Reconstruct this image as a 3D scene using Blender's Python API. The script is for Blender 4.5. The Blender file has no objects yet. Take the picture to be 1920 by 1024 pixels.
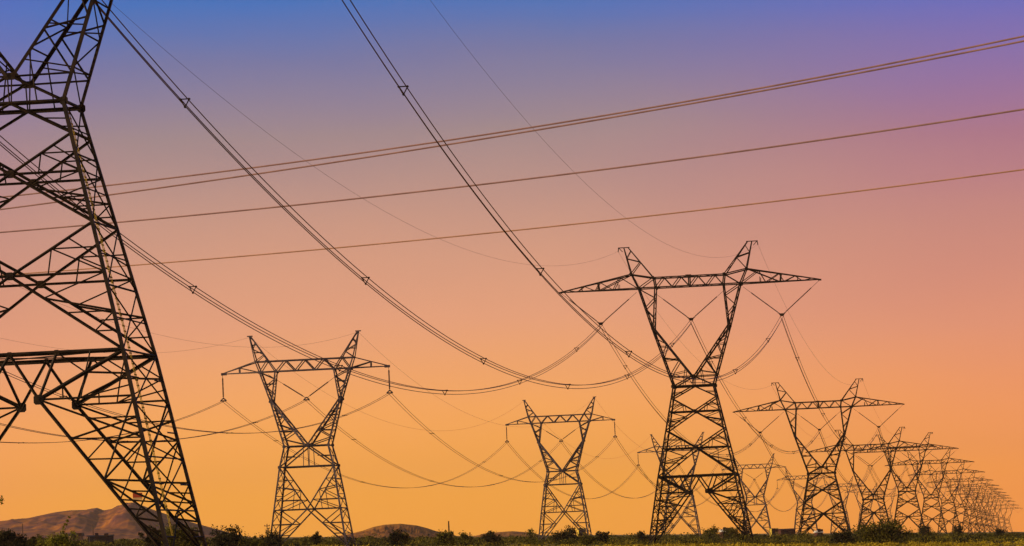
import bpy, math, random
import numpy as np
from mathutils import Vector, Matrix, Euler

# ------------------------------------------------------------------ camera, sky, sun
SC = bpy.context.scene
COL = SC.collection
EYE = 1.5
F = 7500.0                       # focal length in pixels of the 1920 px wide photograph
PITCH = math.atan(528 / F)
ROLL = -0.043
SUN_EL, SUN_AZ = math.radians(17), math.radians(-104)   # azimuth from +Y towards +X

cd = bpy.data.cameras.new('camera')
cam = bpy.data.objects.new('camera', cd)
COL.objects.link(cam)
cd.lens = 36 * F / 1920
cd.clip_start = 1.0
cd.clip_end = 60000
cam.location = (0, 0, EYE)
RM = Matrix.Rotation(math.pi / 2 + PITCH, 3, 'X') @ Matrix.Rotation(ROLL, 3, 'Z')
cam.rotation_euler = RM.to_euler()
SC.camera = cam
SC.view_settings.view_transform = 'Standard'
SC.view_settings.look = 'None'
SC.view_settings.exposure = 0.0
SC.view_settings.gamma = 1.0


def lin(c):
    return tuple(((v / 255) / 12.92 if v / 255 <= 0.04045 else ((v / 255 + 0.055) / 1.055) ** 2.4) for v in c)


W = bpy.data.worlds.new('World')
SC.world = W
W.use_nodes = True
nt = W.node_tree
nt.nodes.clear()


def N(tree, kind, **kw):
    n = tree.nodes.new(kind)
    for k, v in kw.items():
        if k.startswith('i_'):
            n.inputs[k[2:].replace('_', ' ')].default_value = v
        else:
            setattr(n, k, v)
    return n


def math_node(tree, op, a, b=None, clamp=False):
    n = tree.nodes.new('ShaderNodeMath')
    n.operation = op
    n.use_clamp = clamp
    for i, v in enumerate((a, b)):
        if v is None:
            continue
        if isinstance(v, (int, float)):
            n.inputs[i].default_value = v
        else:
            tree.links.new(v, n.inputs[i])
    return n.outputs[0]


tc = N(nt, 'ShaderNodeTexCoord')
sep = N(nt, 'ShaderNodeSeparateXYZ')
nt.links.new(tc.outputs['Generated'], sep.inputs[0])
hor = math_node(nt, 'SQRT', math_node(nt, 'ADD', math_node(nt, 'MULTIPLY', sep.outputs[0], sep.outputs[0]),
                                      math_node(nt, 'MULTIPLY', sep.outputs[1], sep.outputs[1])))
hor = math_node(nt, 'MAXIMUM', hor, 0.001)
elev = math_node(nt, 'DIVIDE', sep.outputs[2], hor)           # tangent of the elevation
side = math_node(nt, 'DIVIDE', sep.outputs[0], hor)           # sine of the azimuth
skn = N(nt, 'ShaderNodeTexNoise')
skn.inputs['Scale'].default_value = 9
skn.inputs['Detail'].default_value = 3
skm = N(nt, 'ShaderNodeMapping')
skm.inputs['Scale'].default_value = (1, 1, 3.0)
nt.links.new(tc.outputs['Generated'], skm.inputs[0])
nt.links.new(skm.outputs[0], skn.inputs['Vector'])
wob = math_node(nt, 'SUBTRACT', skn.outputs[0], 0.5)
pos = math_node(nt, 'DIVIDE', math_node(nt, 'ADD', elev, math_node(nt, 'MULTIPLY', wob, 0.010)), 0.16, clamp=True)


def ramp(tree, stops, fac):
    r = tree.nodes.new('ShaderNodeValToRGB')
    cr = r.color_ramp
    cr.interpolation = 'LINEAR'
    while len(cr.elements) > 1:
        cr.elements.remove(cr.elements[-1])
    first = True
    for p, c in stops:
        e = cr.elements[0] if first else cr.elements.new(p)
        e.position = p
        e.color = (*c, 1)
        first = False
    tree.links.new(fac, r.inputs[0])
    return r.outputs[0]


def sky_stops(rows, dv):
    out = []
    for y, c in rows:
        t = (1040 - (y + dv)) / F / 0.16
        out.append((min(1, max(0, t)), lin(c)))
    out.sort(key=lambda s: s[0])
    return out


left_rows = [(-70, (40, 100, 194)), (0, (62, 115, 190)), (55, (90, 117, 180)), (114, (117, 121, 166)), (254, (162, 139, 143)),
             (420, (204, 154, 136)), (604, (239, 167, 128)), (780, (266, 179, 94)), (940, (277, 183, 46)),
             (1040, (277, 180, 34))]
right_rows = [(-110, (96, 108, 196)), (0, (104, 109, 191)), (114, (140, 113, 170)), (254, (174, 119, 141)), (420, (204, 138, 130)),
              (604, (236, 153, 121)), (804, (269, 165, 89)), (880, (278, 168, 68)), (990, (278, 164, 50))]
cl = ramp(nt, sky_stops(left_rows, -18), pos)
cr_ = ramp(nt, sky_stops(right_rows, 37), pos)
mixf = N(nt, 'ShaderNodeMapRange', interpolation_type='SMOOTHSTEP')
nt.links.new(side, mixf.inputs['Value'])
mixf.inputs['From Min'].default_value = 0.0
mixf.inputs['From Max'].default_value = 0.135
mixl = N(nt, 'ShaderNodeMapRange', interpolation_type='SMOOTHSTEP')
nt.links.new(side, mixl.inputs['Value'])
mixl.inputs['From Min'].default_value = -0.085
mixl.inputs['From Max'].default_value = -0.15
mixl.inputs['To Max'].default_value = 0.5
ssum = math_node(nt, 'ADD', math_node(nt, 'ADD', mixf.outputs[0], mixl.outputs[0]), math_node(nt, 'MULTIPLY', wob, 0.35), clamp=True)
mc = N(nt, 'ShaderNodeMix', data_type='RGBA')
nt.links.new(ssum, mc.inputs[0])
nt.links.new(cl, mc.inputs[6])
nt.links.new(cr_, mc.inputs[7])
bg1 = N(nt, 'ShaderNodeBackground')
nt.links.new(mc.outputs[2], bg1.inputs[0])
bg1.inputs[1].default_value = 1.0
sky = N(nt, 'ShaderNodeTexSky', sky_type='NISHITA')
sky.sun_disc = False
sky.sun_elevation = SUN_EL
sky.sun_rotation = SUN_AZ
bg2 = N(nt, 'ShaderNodeBackground')
nt.links.new(sky.outputs[0], bg2.inputs[0])
bg2.inputs[1].default_value = 0.05
up = N(nt, 'ShaderNodeMapRange', interpolation_type='SMOOTHSTEP')
nt.links.new(elev, up.inputs['Value'])
up.inputs['From Min'].default_value = 0.16
up.inputs['From Max'].default_value = 0.45
ms = N(nt, 'ShaderNodeMixShader')
nt.links.new(up.outputs[0], ms.inputs[0])
nt.links.new(bg1.outputs[0], ms.inputs[1])
nt.links.new(bg2.outputs[0], ms.inputs[2])
wo = N(nt, 'ShaderNodeOutputWorld')
nt.links.new(ms.outputs[0], wo.inputs[0])

sl = bpy.data.lights.new('sun', 'SUN')
sl.energy = 4.5
sl.angle = math.radians(0.5)
sl.color = (1.0, 0.72, 0.40)
sun = bpy.data.objects.new('sun', sl)
COL.objects.link(sun)
sd = Vector((math.sin(SUN_AZ) * math.cos(SUN_EL), math.cos(SUN_AZ) * math.cos(SUN_EL), math.sin(SUN_EL)))
sun.rotation_euler = sd.to_track_quat('Z', 'Y').to_euler()
sun.location = (-50, 0, 80)


def at(px, py, d):
    """world point seen at pixel (px,py) of the 1920x1024 photograph, at forward distance y = d"""
    v = RM @ Vector(((px - 960) / F, -(py - 512) / F, -1))
    v *= d / v.y
    return Vector((v.x, v.y, v.z + EYE))


def proj(p):
    v = RM.transposed() @ (Vector(p) - Vector((0, 0, EYE)))
    return (960 + F * v.x / -v.z, 512 - F * v.y / -v.z)


# ------------------------------------------------------------------ materials
def new_mat(name, rough=0.8, metal=0.0, spec=0.3):
    m = bpy.data.materials.new(name)
    m.use_nodes = True
    b = m.node_tree.nodes['Principled BSDF']
    b.inputs['Roughness'].default_value = rough
    b.inputs['Metallic'].default_value = metal
    b.inputs['Specular IOR Level'].default_value = spec
    return m, m.node_tree, b


def noise_mat(name, c1, c2, scale, rough=0.8, metal=0.0, spec=0.3, detail=4, lo=0.35, hi=0.65, coord='Object', bump=0.0, stretch=None):
    m, t, b = new_mat(name, rough, metal, spec)
    co = N(t, 'ShaderNodeTexCoord')
    src = co.outputs[coord]
    if stretch:
        mp = N(t, 'ShaderNodeMapping')
        mp.inputs['Scale'].default_value = stretch
        t.links.new(src, mp.inputs[0])
        src = mp.outputs[0]
    n = N(t, 'ShaderNodeTexNoise')
    n.inputs['Scale'].default_value = scale
    n.inputs['Detail'].default_value = detail
    t.links.new(src, n.inputs['Vector'])
    c = ramp(t, [(lo, c1), (hi, c2)], n.outputs[0])
    t.links.new(c, b.inputs['Base Color'])
    if bump:
        bp = N(t, 'ShaderNodeBump')
        bp.inputs['Strength'].default_value = bump
        t.links.new(n.outputs[0], bp.inputs['Height'])
        t.links.new(bp.outputs[0], b.inputs['Normal'])
    return m


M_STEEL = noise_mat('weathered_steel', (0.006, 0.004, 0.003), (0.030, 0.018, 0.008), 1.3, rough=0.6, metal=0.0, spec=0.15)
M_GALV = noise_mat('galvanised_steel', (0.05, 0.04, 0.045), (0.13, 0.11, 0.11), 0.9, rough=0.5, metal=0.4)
M_WIRE = noise_mat('aluminium_conductor', (0.10, 0.045, 0.02), (0.14, 0.065, 0.03), 0.4, rough=0.6, metal=0.3)
M_CABLE = noise_mat('grey_cable', (0.18, 0.10, 0.10), (0.26, 0.15, 0.145), 0.4, rough=0.6, metal=0.2)
M_CABLE2 = noise_mat('pale_cable', (0.27, 0.14, 0.085), (0.36, 0.19, 0.12), 0.4, rough=0.6, metal=0.2)
M_GLASS = noise_mat('insulator_glaze', (0.035, 0.02, 0.014), (0.06, 0.035, 0.025), 3, rough=0.35)
M_CONC = noise_mat('concrete', (0.25, 0.2, 0.15), (0.35, 0.3, 0.24), 3)
M_WOOD = noise_mat('pole_wood', (0.05, 0.025, 0.012), (0.1, 0.05, 0.025), 4, stretch=(1, 1, .1))


def foliage_mat(name, c1, c2, c3, sc=0.9):
    m, t, b = new_mat(name, 0.75, 0, 0.2)
    co = N(t, 'ShaderNodeTexCoord')
    n = N(t, 'ShaderNodeTexNoise')
    n.inputs['Scale'].default_value = sc
    n.inputs['Detail'].default_value = 3
    t.links.new(co.outputs['Object'], n.inputs['Vector'])
    c = ramp(t, [(0.33, c1), (0.5, c2), (0.68, c3)], n.outputs[0])
    t.links.new(c, b.inputs['Base Color'])
    tr = N(t, 'ShaderNodeBsdfTranslucent')
    t.links.new(c, tr.inputs[0])
    mx = N(t, 'ShaderNodeMixShader')
    mx.inputs[0].default_value = 0.25
    t.links.new(b.outputs[0], mx.inputs[1])
    t.links.new(tr.outputs[0], mx.inputs[2])
    t.links.new(mx.outputs[0], t.nodes['Material Output'].inputs[0])
    return m


M_DARK = foliage_mat('dark_mesquite_leaves', (0.012, 0.012, 0.004), (0.03, 0.028, 0.007), (0.06, 0.05, 0.012))
M_OLIVE = foliage_mat('olive_creosote_leaves', (0.04, 0.04, 0.004), (0.10, 0.09, 0.007), (0.20, 0.165, 0.012))
M_BRIGHT = foliage_mat('yellow_green_leaves', (0.09, 0.10, 0.006), (0.19, 0.19, 0.010), (0.32, 0.28, 0.02))
M_SCRUB = foliage_mat('desert_scrub_leaves', (0.03, 0.032, 0.003), (0.08, 0.075, 0.006), (0.19, 0.15, 0.010), sc=0.035)
M_GRASS = foliage_mat('dry_grass_blades', (0.16, 0.13, 0.006), (0.42, 0.31, 0.012), (0.68, 0.50, 0.03), sc=0.05)
M_TWIG = noise_mat('twig_bark', (0.025, 0.014, 0.008), (0.06, 0.035, 0.02), 5)


def ground_mat():
    m, t, b = new_mat('desert_soil', 0.95, 0, 0.1)
    co = N(t, 'ShaderNodeTexCoord')
    mp = N(t, 'ShaderNodeMapping')
    mp.inputs['Scale'].default_value = (1, 0.25, 1)
    t.links.new(co.outputs['Object'], mp.inputs[0])
    n = N(t, 'ShaderNodeTexNoise')
    n.inputs['Scale'].default_value = 0.06
    n.inputs['Detail'].default_value = 8
    t.links.new(mp.outputs[0], n.inputs['Vector'])
    c = ramp(t, [(0.36, (0.07, 0.055, 0.006)), (0.5, (0.17, 0.13, 0.010)), (0.62, (0.32, 0.23, 0.02))], n.outputs[0])
    t.links.new(c, b.inputs['Base Color'])
    return m


M_GROUND = ground_mat()


def rock_mat(name, c1, c2, c3, scale):
    m, t, b = new_mat(name, 0.95, 0, 0.1)
    co = N(t, 'ShaderNodeTexCoord')
    n = N(t, 'ShaderNodeTexNoise')
    n.inputs['Scale'].default_value = scale
    n.inputs['Detail'].default_value = 9
    n.inputs['Roughness'].default_value = 0.6
    t.links.new(co.outputs['Object'], n.inputs['Vector'])
    c = ramp(t, [(0.38, c1), (0.5, c2), (0.63, c3)], n.outputs[0])
    t.links.new(c, b.inputs['Base Color'])
    bp = N(t, 'ShaderNodeBump')
    bp.inputs['Strength'].default_value = 0.6
    bp.inputs['Distance'].default_value = 6
    t.links.new(n.outputs[0], bp.inputs['Height'])
    t.links.new(bp.outputs[0], b.inputs['Normal'])
    return m


M_ROCK = rock_mat('mountain_rock', (0.085, 0.028, 0.040), (0.20, 0.066, 0.034), (0.42, 0.15, 0.02), 0.028)
M_HILL = rock_mat('hill_rock', (0.15, 0.055, 0.012), (0.29, 0.11, 0.016), (0.42, 0.18, 0.02), 0.02)


def plain(name, c, rough=0.6):
    m, t, b = new_mat(name, rough)
    b.inputs['Base Color'].default_value = (*c, 1)
    return m


# ------------------------------------------------------------------ objects and tags
def tag(o, label=None, cat=None, group=None, kind=None):
    if label: o['label'] = label
    if cat: o['category'] = cat
    if group: o['group'] = group
    if kind: o['kind'] = kind
    return o


def empty(name, loc=(0, 0, 0), rz=0.0):
    o = bpy.data.objects.new(name, None)
    COL.objects.link(o)
    o.location = loc
    o.rotation_euler = (0, 0, rz)
    o.empty_display_size = 0.5
    return o


def link_mesh(name, me, mat, parent=None):
    if mat: me.materials.append(mat)
    o = bpy.data.objects.new(name, me)
    COL.objects.link(o)
    if parent: o.parent = parent
    return o


def np_mesh(name, V, Fq):
    """fast mesh from numpy verts (n,3) and faces (m,k)"""
    me = bpy.data.meshes.new(name)
    V = np.asarray(V, dtype=np.float32)
    Fq = np.asarray(Fq, dtype=np.int32)
    k = Fq.shape[1]
    me.vertices.add(len(V))
    me.vertices.foreach_set('co', V.ravel())
    me.loops.add(Fq.size)
    me.loops.foreach_set('vertex_index', Fq.ravel())
    me.polygons.add(len(Fq))
    me.polygons.foreach_set('loop_start', np.arange(0, Fq.size, k, dtype=np.int32))
    me.update(calc_edges=True)
    me.validate()
    return me


class MB:
    """collects bars, plates and boxes into one mesh"""
    def __init__(self, oz=0.0):
        self.v, self.f, self.oz = [], [], oz

    def _add(self, vs, fs):
        b = len(self.v)
        self.v += [(p[0], p[1], p[2] - self.oz) for p in vs]
        self.f += [tuple(b + i for i in f) for f in fs]

    def angle(self, p, q, w, ref=None):
        """steel angle section (L profile) of leg width w from p to q, corner pointing along ref"""
        p, q = Vector(p), Vector(q)
        a = (q - p)
        if a.length < 1e-4: return
        a.normalize()
        r = Vector(ref) if ref else Vector((0, -1, 0.01))
        r = r - a * r.dot(a)
        if r.length < 1e-3: r = a.orthogonal()
        r.normalize()
        s = a.cross(r)
        d1 = (-r + s).normalized()
        d2 = (-r - s).normalized()
        t = w * 0.16
        k = r * (w * 0.35)
        prof = [k, k + d1 * w, k + d1 * w + d2 * t, k + d1 * t + d2 * t, k + d2 * w + d1 * t, k + d2 * w]
        vs = [p + o for o in prof] + [q + o for o in prof]
        fs = [(i, (i + 1) % 6, 6 + (i + 1) % 6, 6 + i) for i in range(6)] + [(3, 2, 1, 0), (5, 4, 3, 0), (6, 7, 8, 9), (6, 9, 10, 11)]
        self._add(vs, fs)

    def box(self, c, sx, sy, sz):
        x, y, z = c
        vs = [(x + i * sx / 2, y + j * sy / 2, z + k * sz / 2) for i in (-1, 1) for j in (-1, 1) for k in (-1, 1)]
        self._add(vs, [(0, 1, 3, 2), (4, 6, 7, 5), (0, 4, 5, 1), (2, 3, 7, 6), (0, 2, 6, 4), (1, 5, 7, 3)])

    def plate(self, c, s, y_t=0.03):
        """gusset plate: chamfered square standing in the xz plane"""
        x, y, z = c
        k = s * 0.5
        h = k * 0.62
        pr = [(-k, -h), (-h, -k), (h, -k), (k, -h), (k, h), (h, k), (-h, k), (-k, h)]
        vs = [(x + a, y - y_t, z + b) for a, b in pr] + [(x + a, y + y_t, z + b) for a, b in pr]
        fs = [tuple(range(8)), tuple(range(15, 7, -1))] + [(i, 8 + i, 8 + (i + 1) % 8, (i + 1) % 8) for i in range(8)]
        self._add(vs, fs)

    def tube(self, pts, r, n=6, cap=True):
        pts = [Vector(p) for p in pts]
        rr = r if isinstance(r, (list, tuple)) else [r] * len(pts)
        vs = []
        up = Vector((0, 0, 1))
        for i, p in enumerate(pts):
            a = (pts[min(i + 1, len(pts) - 1)] - pts[max(i - 1, 0)]).normalized()
            s = a.cross(up if abs(a.z) < 0.95 else Vector((1, 0, 0))).normalized()
            u = s.cross(a)
            for k in range(n):
                t = 2 * math.pi * k / n
                vs.append(p + s * math.cos(t) * rr[i] + u * math.sin(t) * rr[i])
        fs = []
        for i in range(len(pts) - 1):
            for k in range(n):
                fs.append((i * n + k, i * n + (k + 1) % n, (i + 1) * n + (k + 1) % n, (i + 1) * n + k))
        if cap:
            fs.append(tuple(range(n - 1, -1, -1)))
            fs.append(tuple((len(pts) - 1) * n + k for k in range(n)))
        self._add(vs, fs)

    def zigzag(self, a0, a1, b0, b1, n, w, ref=None, rungs=False, start=0):
        """lattice between chord a0-a1 and chord b0-b1"""
        A = [Vector(a0).lerp(Vector(a1), i / n) for i in range(n + 1)]
        B = [Vector(b0).lerp(Vector(b1), i / n) for i in range(n + 1)]
        for i in range(n):
            if (i + start) % 2 == 0: self.angle(A[i], B[i + 1], w, ref)
            else: self.angle(B[i], A[i + 1], w, ref)
            if rungs and i > 0: self.angle(A[i], B[i], w, ref)

    def cross(self, a0, a1, b0, b1, w, ref=None):
        self.angle(a0, b1, w, ref)
        self.angle(b0, a1, w, ref)

    def build(self, name, mat, parent=None):
        me = bpy.data.meshes.new(name)
        me.from_pydata([tuple(v) for v in self.v], [], self.f)
        me.update()
        return link_mesh(name, me, mat, parent)


# ------------------------------------------------------------------ terrain
def ground_z(x, y):
    c = (-56.2 + 0.135 * y - x) * 0.991
    z = 1.85 + 0.036 * c
    near = math.exp(-((x / 60) ** 2 + (y / 150) ** 2))
    z += (0.22 * math.sin(x * 0.043 + 1.0) * math.cos(y * 0.017) + 0.15 * math.sin(x * 0.11 + y * 0.031)) * (1 - near)
    return z


ys = [-120, -60, 0]
while ys[-1] < 800: ys.append(ys[-1] + 14)
while ys[-1] < 15000: ys.append(ys[-1] * 1.035)
NX = 120
V, Q = [], []
for y in ys:
    half = 260 + 0.42 * max(y, 0)
    cx = 0.03 * max(y, 0)
    for i in range(NX + 1):
        x = cx + half * (2 * i / NX - 1)
        V.append((x, y, ground_z(x, y)))
for j in range(len(ys) - 1):
    for i in range(NX):
        a = j * (NX + 1) + i
        Q.append((a, a + 1, a + NX + 2, a + NX + 1))
g = link_mesh('ground', np_mesh('ground', V, Q), M_GROUND)
for p in g.data.polygons: p.use_smooth = True
tag(g, kind='structure')


def vnoise(x, y, seed=0):
    s = 0.0
    for k, (fx, fy, a) in enumerate(((1, 0.7, 1), (2.3, 1.9, 0.5), (4.9, 4.1, 0.27), (9.7, 8.3, 0.15))):
        s += a * math.sin(fx * x + 1.7 * k + seed + 1.3 * math.sin(fy * y + k)) * math.cos(fy * y * 1.1 + 0.9 * k - seed + 0.8 * math.sin(fx * x * 0.8))
    return s


def ridge(name, pts, d, depth, mat, nx=420, ny=70, sub=None, rough=0.1, relief=0.16):
    """mountain as a height field whose skyline follows the pixel list pts at distance d"""
    P = [at(px, py, d) for px, py in pts]
    V, Q = [], []
    for j in range(ny + 1):
        t = j / ny * 2 - 1                       # -1 front foot .. 0 crest .. 1 back foot
        for i in range(nx + 1):
            u = i / nx
            xx = P[0].x + (P[-1].x - P[0].x) * u
            k = 0
            while k < len(P) - 2 and P[k + 1].x < xx: k += 1
            s = (xx - P[k].x) / (P[k + 1].x - P[k].x)
            s = max(0, min(1, s))
            top = P[k].z * (1 - s) + P[k + 1].z * s
            y = d + t * depth
            gz = ground_z(xx * y / d, y)
            h = max(0.0, top - ground_z(xx, d))
            prof = max(0.0, 1 - abs(t)) ** 1.15
            n = vnoise(xx / depth * 7, y / depth * 5, d * 0.01)
            z = gz - 3 + h * prof * (1 + rough * 2.2 * n * min(1, abs(t) * 4) * (1 - abs(t))) + 3 * prof
            if sub:
                for (sx, sy, sh, sw) in sub:   # spurs in front of the main crest
                    q = ((xx - sx) / sw) ** 2 + ((t - sy) / 0.35) ** 2
                    z = max(z, gz - 3 + sh * max(0, 1 - math.sqrt(q)) * (1 + 0.12 * n))
            e = min(1.0, abs(t) * 5) * (1 - abs(t)) + 0.015
            rg = 0
            for k_, (fx, fy, am) in enumerate(((26, 9, 0.5), (61, 23, 0.3), (133, 57, 0.18))):
                rg += am * (1 - 2 * abs(math.sin(fx * u * (1 + .12 * math.sin(5 * u + k_)) + 1.9 * math.sin(fy * t * 0.9 + k_ + 7 * u) + 0.7 * k_ + d)))
            z += h * rg * relief * e
            V.append((xx * (0.35 + 0.65 * y / d), y, z))
    for j in range(ny):
        for i in range(nx):
            a = j * (nx + 1) + i
            Q.append((a, a + 1, a + nx + 2, a + nx + 1))
    o = link_mesh(name, np_mesh(name, V, Q), mat)
    tag(o, kind='structure')
    return o


mpts = [(-420, 1030), (-300, 1008), (-180, 990), (-80, 984), (0, 977), (50, 972), (100, 961), (130, 957), (160, 956), (172, 953.5),
        (182, 952), (195, 957), (210, 954), (225, 948), (240, 943), (250, 942), (265, 947), (285, 955), (300, 960),
        (340, 974), (380, 985), (410, 993), (450, 1004), (500, 1012)]
s1 = at(162, 966, 6500)
s2 = at(262, 962, 6500)
s3 = at(60, 984, 6500)
ridge('mountain', mpts, 6500, 900, M_ROCK, sub=[(s1.x, -0.42, s1.z - 55, 95), (s3.x, -0.5, 18, 90), (s2.x, -0.4, 62, 70)], rough=0.22)
ridge('hill', [(630, 1006), (660, 1000), (680, 995), (700, 988), (720, 984), (750, 982), (780, 985), (800, 990), (818, 996), (840, 1001), (870, 1008)],
      3600, 260, M_HILL, nx=160, ny=36, rough=0.12)
ridge('hill', [(880, 1008), (905, 1001), (930, 998), (960, 996), (990, 998), (1010, 1002), (1030, 1008)],
      4200, 220, M_HILL, nx=100, ny=24, rough=0.12)


# ------------------------------------------------------------------ lattice towers
def lerp_tab(tab, z):
    for (z0, a), (z1, b) in zip(tab, tab[1:]):
        if z <= z0 and z >= z1:
            return a + (b - a) * (z0 - z) / (z0 - z1)
    return tab[0][1] if z > tab[0][0] else tab[-1][1]


def insulator(p, q, rod=0.06, disc=0.15, frac=(0.3, 1.0)):
    """string of discs: hanger rod from p, then discs up to q"""
    m = MB()
    p, q = Vector(p), Vector(q)
    a = p.lerp(q, frac[0])
    m.tube([p, a], rod * 0.6, 5)
    b = p.lerp(q, frac[1] - 0.03)
    n = max(8, int((b - a).length / 0.17))
    pts, rr = [], []
    for i in range(n):
        c = a.lerp(b, i / n)
        c2 = a.lerp(b, (i + 0.5) / n)
        pts += [c, c2]
        rr += [disc, rod]
    pts.append(b); rr.append(rod)
    m.tube(pts, rr, 7)
    m.tube([b, q], rod * 0.8, 5)
    return m


def member_sizes(k=1.0):
    return dict(main=0.27 * k, prim=0.17 * k, sec=0.115 * k, red=0.085 * k)


def big_tower(H, kind, k=1.0, waist=3.15, belt=5.95, foot=8.0, ins=(0, 0)):
    """large delta tower with three V strings; z=0 is the underside of the crossbeam, -H the ground"""
    s = member_sizes(k)
    zf = -H
    root = empty('transmission_tower')
    W0 = [(-15.5, waist), (-29.4, belt), (-31.7, belt + (foot - belt) * 2.3 / 11.6), (-41, foot)]
    hw = lambda z: lerp_tab(W0, z)
    D0 = [(-15.5, 2.1), (-29.4, 4.2), (-41, 5.3)]
    hd = lambda z: lerp_tab(D0, z)
    pt = lambda sx, sy, z, x=None: (sx * (hw(z) if x is None else x), sy * hd(z), z)
    body = MB(zf)
    zb = {'long': -29.4, 'mid': -25.1, 'short': -19.7}[kind]
    for sx in (-1, 1):
        for sy in (-1, 1):
            body.angle(pt(sx, sy, -15.5), pt(sx, sy, zb), s['main'], (sx, sy, 0))
    # waist
    for sy in (-1, 1):
        f = (0, sy, 0.01)
        body.angle(pt(-1, sy, -15.5), pt(1, sy, -15.5), s['main'] * 0.9, f)
        for sx in (-1, 1):
            body.angle((0, sy * 2.1, -15.5), pt(sx, sy, -17.3), s['prim'], f)
            body.plate(pt(sx, sy, -15.5), 0.62 * k)
            body.angle(pt(sx, sy, -16.4, hw(-16.4) * 0.5), pt(sx, sy, -16.5), s['red'], f)
        xs = [(-17.3, -19.45, -22.3), (-22.3, -25.1, -29.4)]
        if kind == 'mid': xs = [xs[0], (-22.3, -25.1, None)]
        if kind == 'short': xs = [(-17.3, -19.7, None)]
        for (zt, zc, zl) in xs:
            c = (0, sy * hd(zc), zc)
            body.angle(pt(-1, sy, zc), pt(1, sy, zc), s['prim'] * 0.85, f)
            body.plate(c, 0.6 * k)
            for sx in (-1, 1):
                u = Vector(pt(sx, sy, zt))
                body.angle(u, c, s['prim'], f)
                m = u.lerp(Vector(c), 0.5)
                body.angle(m, pt(sx, sy, m.z), s['red'], f)
                body.angle(m, pt(sx, sy, zc), s['red'], f)
                body.angle(pt(sx, sy, zc - (zc - zt) * 0.25), u.lerp(Vector(c), 0.3), s['red'], f)
                body.angle(m, (m.x * 0.9, m.y, zc), s['red'], f)
                if zl is not None:
                    l = Vector(pt(sx, sy, zl))
                    body.angle(c, l, s['prim'], f)
                    m = l.lerp(Vector(c), 0.5)
                    m2 = l.lerp(Vector(c), 0.25)
                    m3 = l.lerp(Vector(c), 0.7)
                    body.angle(m, pt(sx, sy, m.z), s['red'], f)
                    body.angle(m2, pt(sx, sy, m.z), s['red'], f)
                    body.angle(m3, pt(sx, sy, m.z), s['sec'], f)
                    body.angle(m3, pt(sx, sy, zc), s['red'], f)
                    body.angle(m2, pt(sx, sy, m2.z), s['red'], f)
        if zb == -29.4:
            body.angle(pt(-1, sy, zb), pt(1, sy, zb), s['main'] * 0.9, f)
            for x in (-2.6, 0, 2.6): body.plate((x, sy * hd(zb), zb), 0.42 * k)
    # side faces
    lv = {'long': [-15.5, -18.5, -22.3, -25.8, -29.4], 'mid': [-15.5, -18.7, -22.3, -25.1], 'short': [-15.5, -19.7]}[kind]
    for sx in (-1, 1):
        for z0, z1 in zip(lv, lv[1:]):
            body.cross(pt(sx, -1, z0), pt(sx, -1, z1), pt(sx, 1, z0), pt(sx, 1, z1), s['sec'], (sx, 0, 0))
            body.angle(pt(sx, -1, z1), pt(sx, 1, z1), s['sec'], (sx, 0, 0))
            zm = (z0 + z1) / 2
            body.angle(pt(sx, -1, zm), pt(sx, 1, zm), s['red'], (sx, 0, 0))
        body.angle(pt(sx, -1, -15.5), pt(sx, 1, -15.5), s['prim'], (sx, 0, 0))
    # plan bracing at the lowest panel of the body
    body.cross(pt(-1, -1, zb), pt(-1, 1, zb), pt(1, -1, zb), pt(1, 1, zb), s['sec'], (0, 0, 1))
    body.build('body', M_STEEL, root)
    # legs
    for sx in (-1, 1):
        for sy in (-1, 1):
            L = MB(zf)
            f = (0, sy, 0.01)
            top = Vector(pt(sx, sy, zb)); foot = Vector(pt(sx, sy, zf))
            L.angle(top, foot, s['main'] * 1.05, (sx, sy, 0))
            L.box((foot.x, foot.y, zf - 0.1), 0.9, 0.9, 0.7)
            if kind == 'long':
                kn = Vector((sx * 1.58, sy * hd(-31.9), -31.9))
                L.plate(kn, 0.75 * k)
                L.angle(top, kn, s['main'] * 0.85, f)
                L.angle((0, sy * hd(zb), zb), kn, s['prim'], f)
                L.angle((sx * 2.6, sy * hd(zb), zb), kn, s['prim'], f)
                L.angle(kn, pt(sx, sy, -31.9), s['sec'], f)
                tk = top.lerp(kn, 0.45)
                L.angle(tk, (sx * 3.9, sy * hd(-31.9), -31.9), s['red'], f)
                L.angle(tk, (tk.x + sx * .3, tk.y, zb), s['red'], f)
                L.angle(tk, pt(sx, sy, -30.7), s['sec'], f)
                L.angle((sx * 3.9, sy * hd(-31.9), -31.9), pt(sx, sy, -30.7), s['red'], f)
            else:
                kn = Vector((0.0, sy * hd(zb), zb))
                L.angle(top, (sx * .05, kn.y, kn.z), s['prim'], f)
            fin = foot + Vector((-sx * 0.18, 0, 0.35))
            L.angle(kn, fin, s['prim'] * 1.15, f)
            n = 6 if kind == 'long' else 4
            z0 = -31.9 if kind == 'long' else zb
            ts = [0, .25, .51, .635, .75, .87, 1] if kind == 'long' else [0, .3, .55, .78, 1]
            O = [Vector(pt(sx, sy, z0 + (zf - z0) * q_)) for q_ in ts]
            I = [kn.lerp(fin, q_) for q_ in ts]
            for i in range(n):
                if i > 0: L.angle(O[i], I[i], s['sec'] if i % 2 == 0 else s['red'], f)
                if i % 2 == 0:
                    L.angle(I[i], O[i + 1], s['sec'], f)
                    if i + 1 < n: L.angle(O[i].lerp(O[i + 1], 0.5), I[i].lerp(O[i + 1], 0.5), s['red'], f)
                else:
                    L.angle(O[i], I[i + 1], s['sec'], f)
                    L.angle(I[i].lerp(I[i + 1], 0.5), O[i].lerp(I[i + 1], 0.5), s['red'], f)
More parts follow.
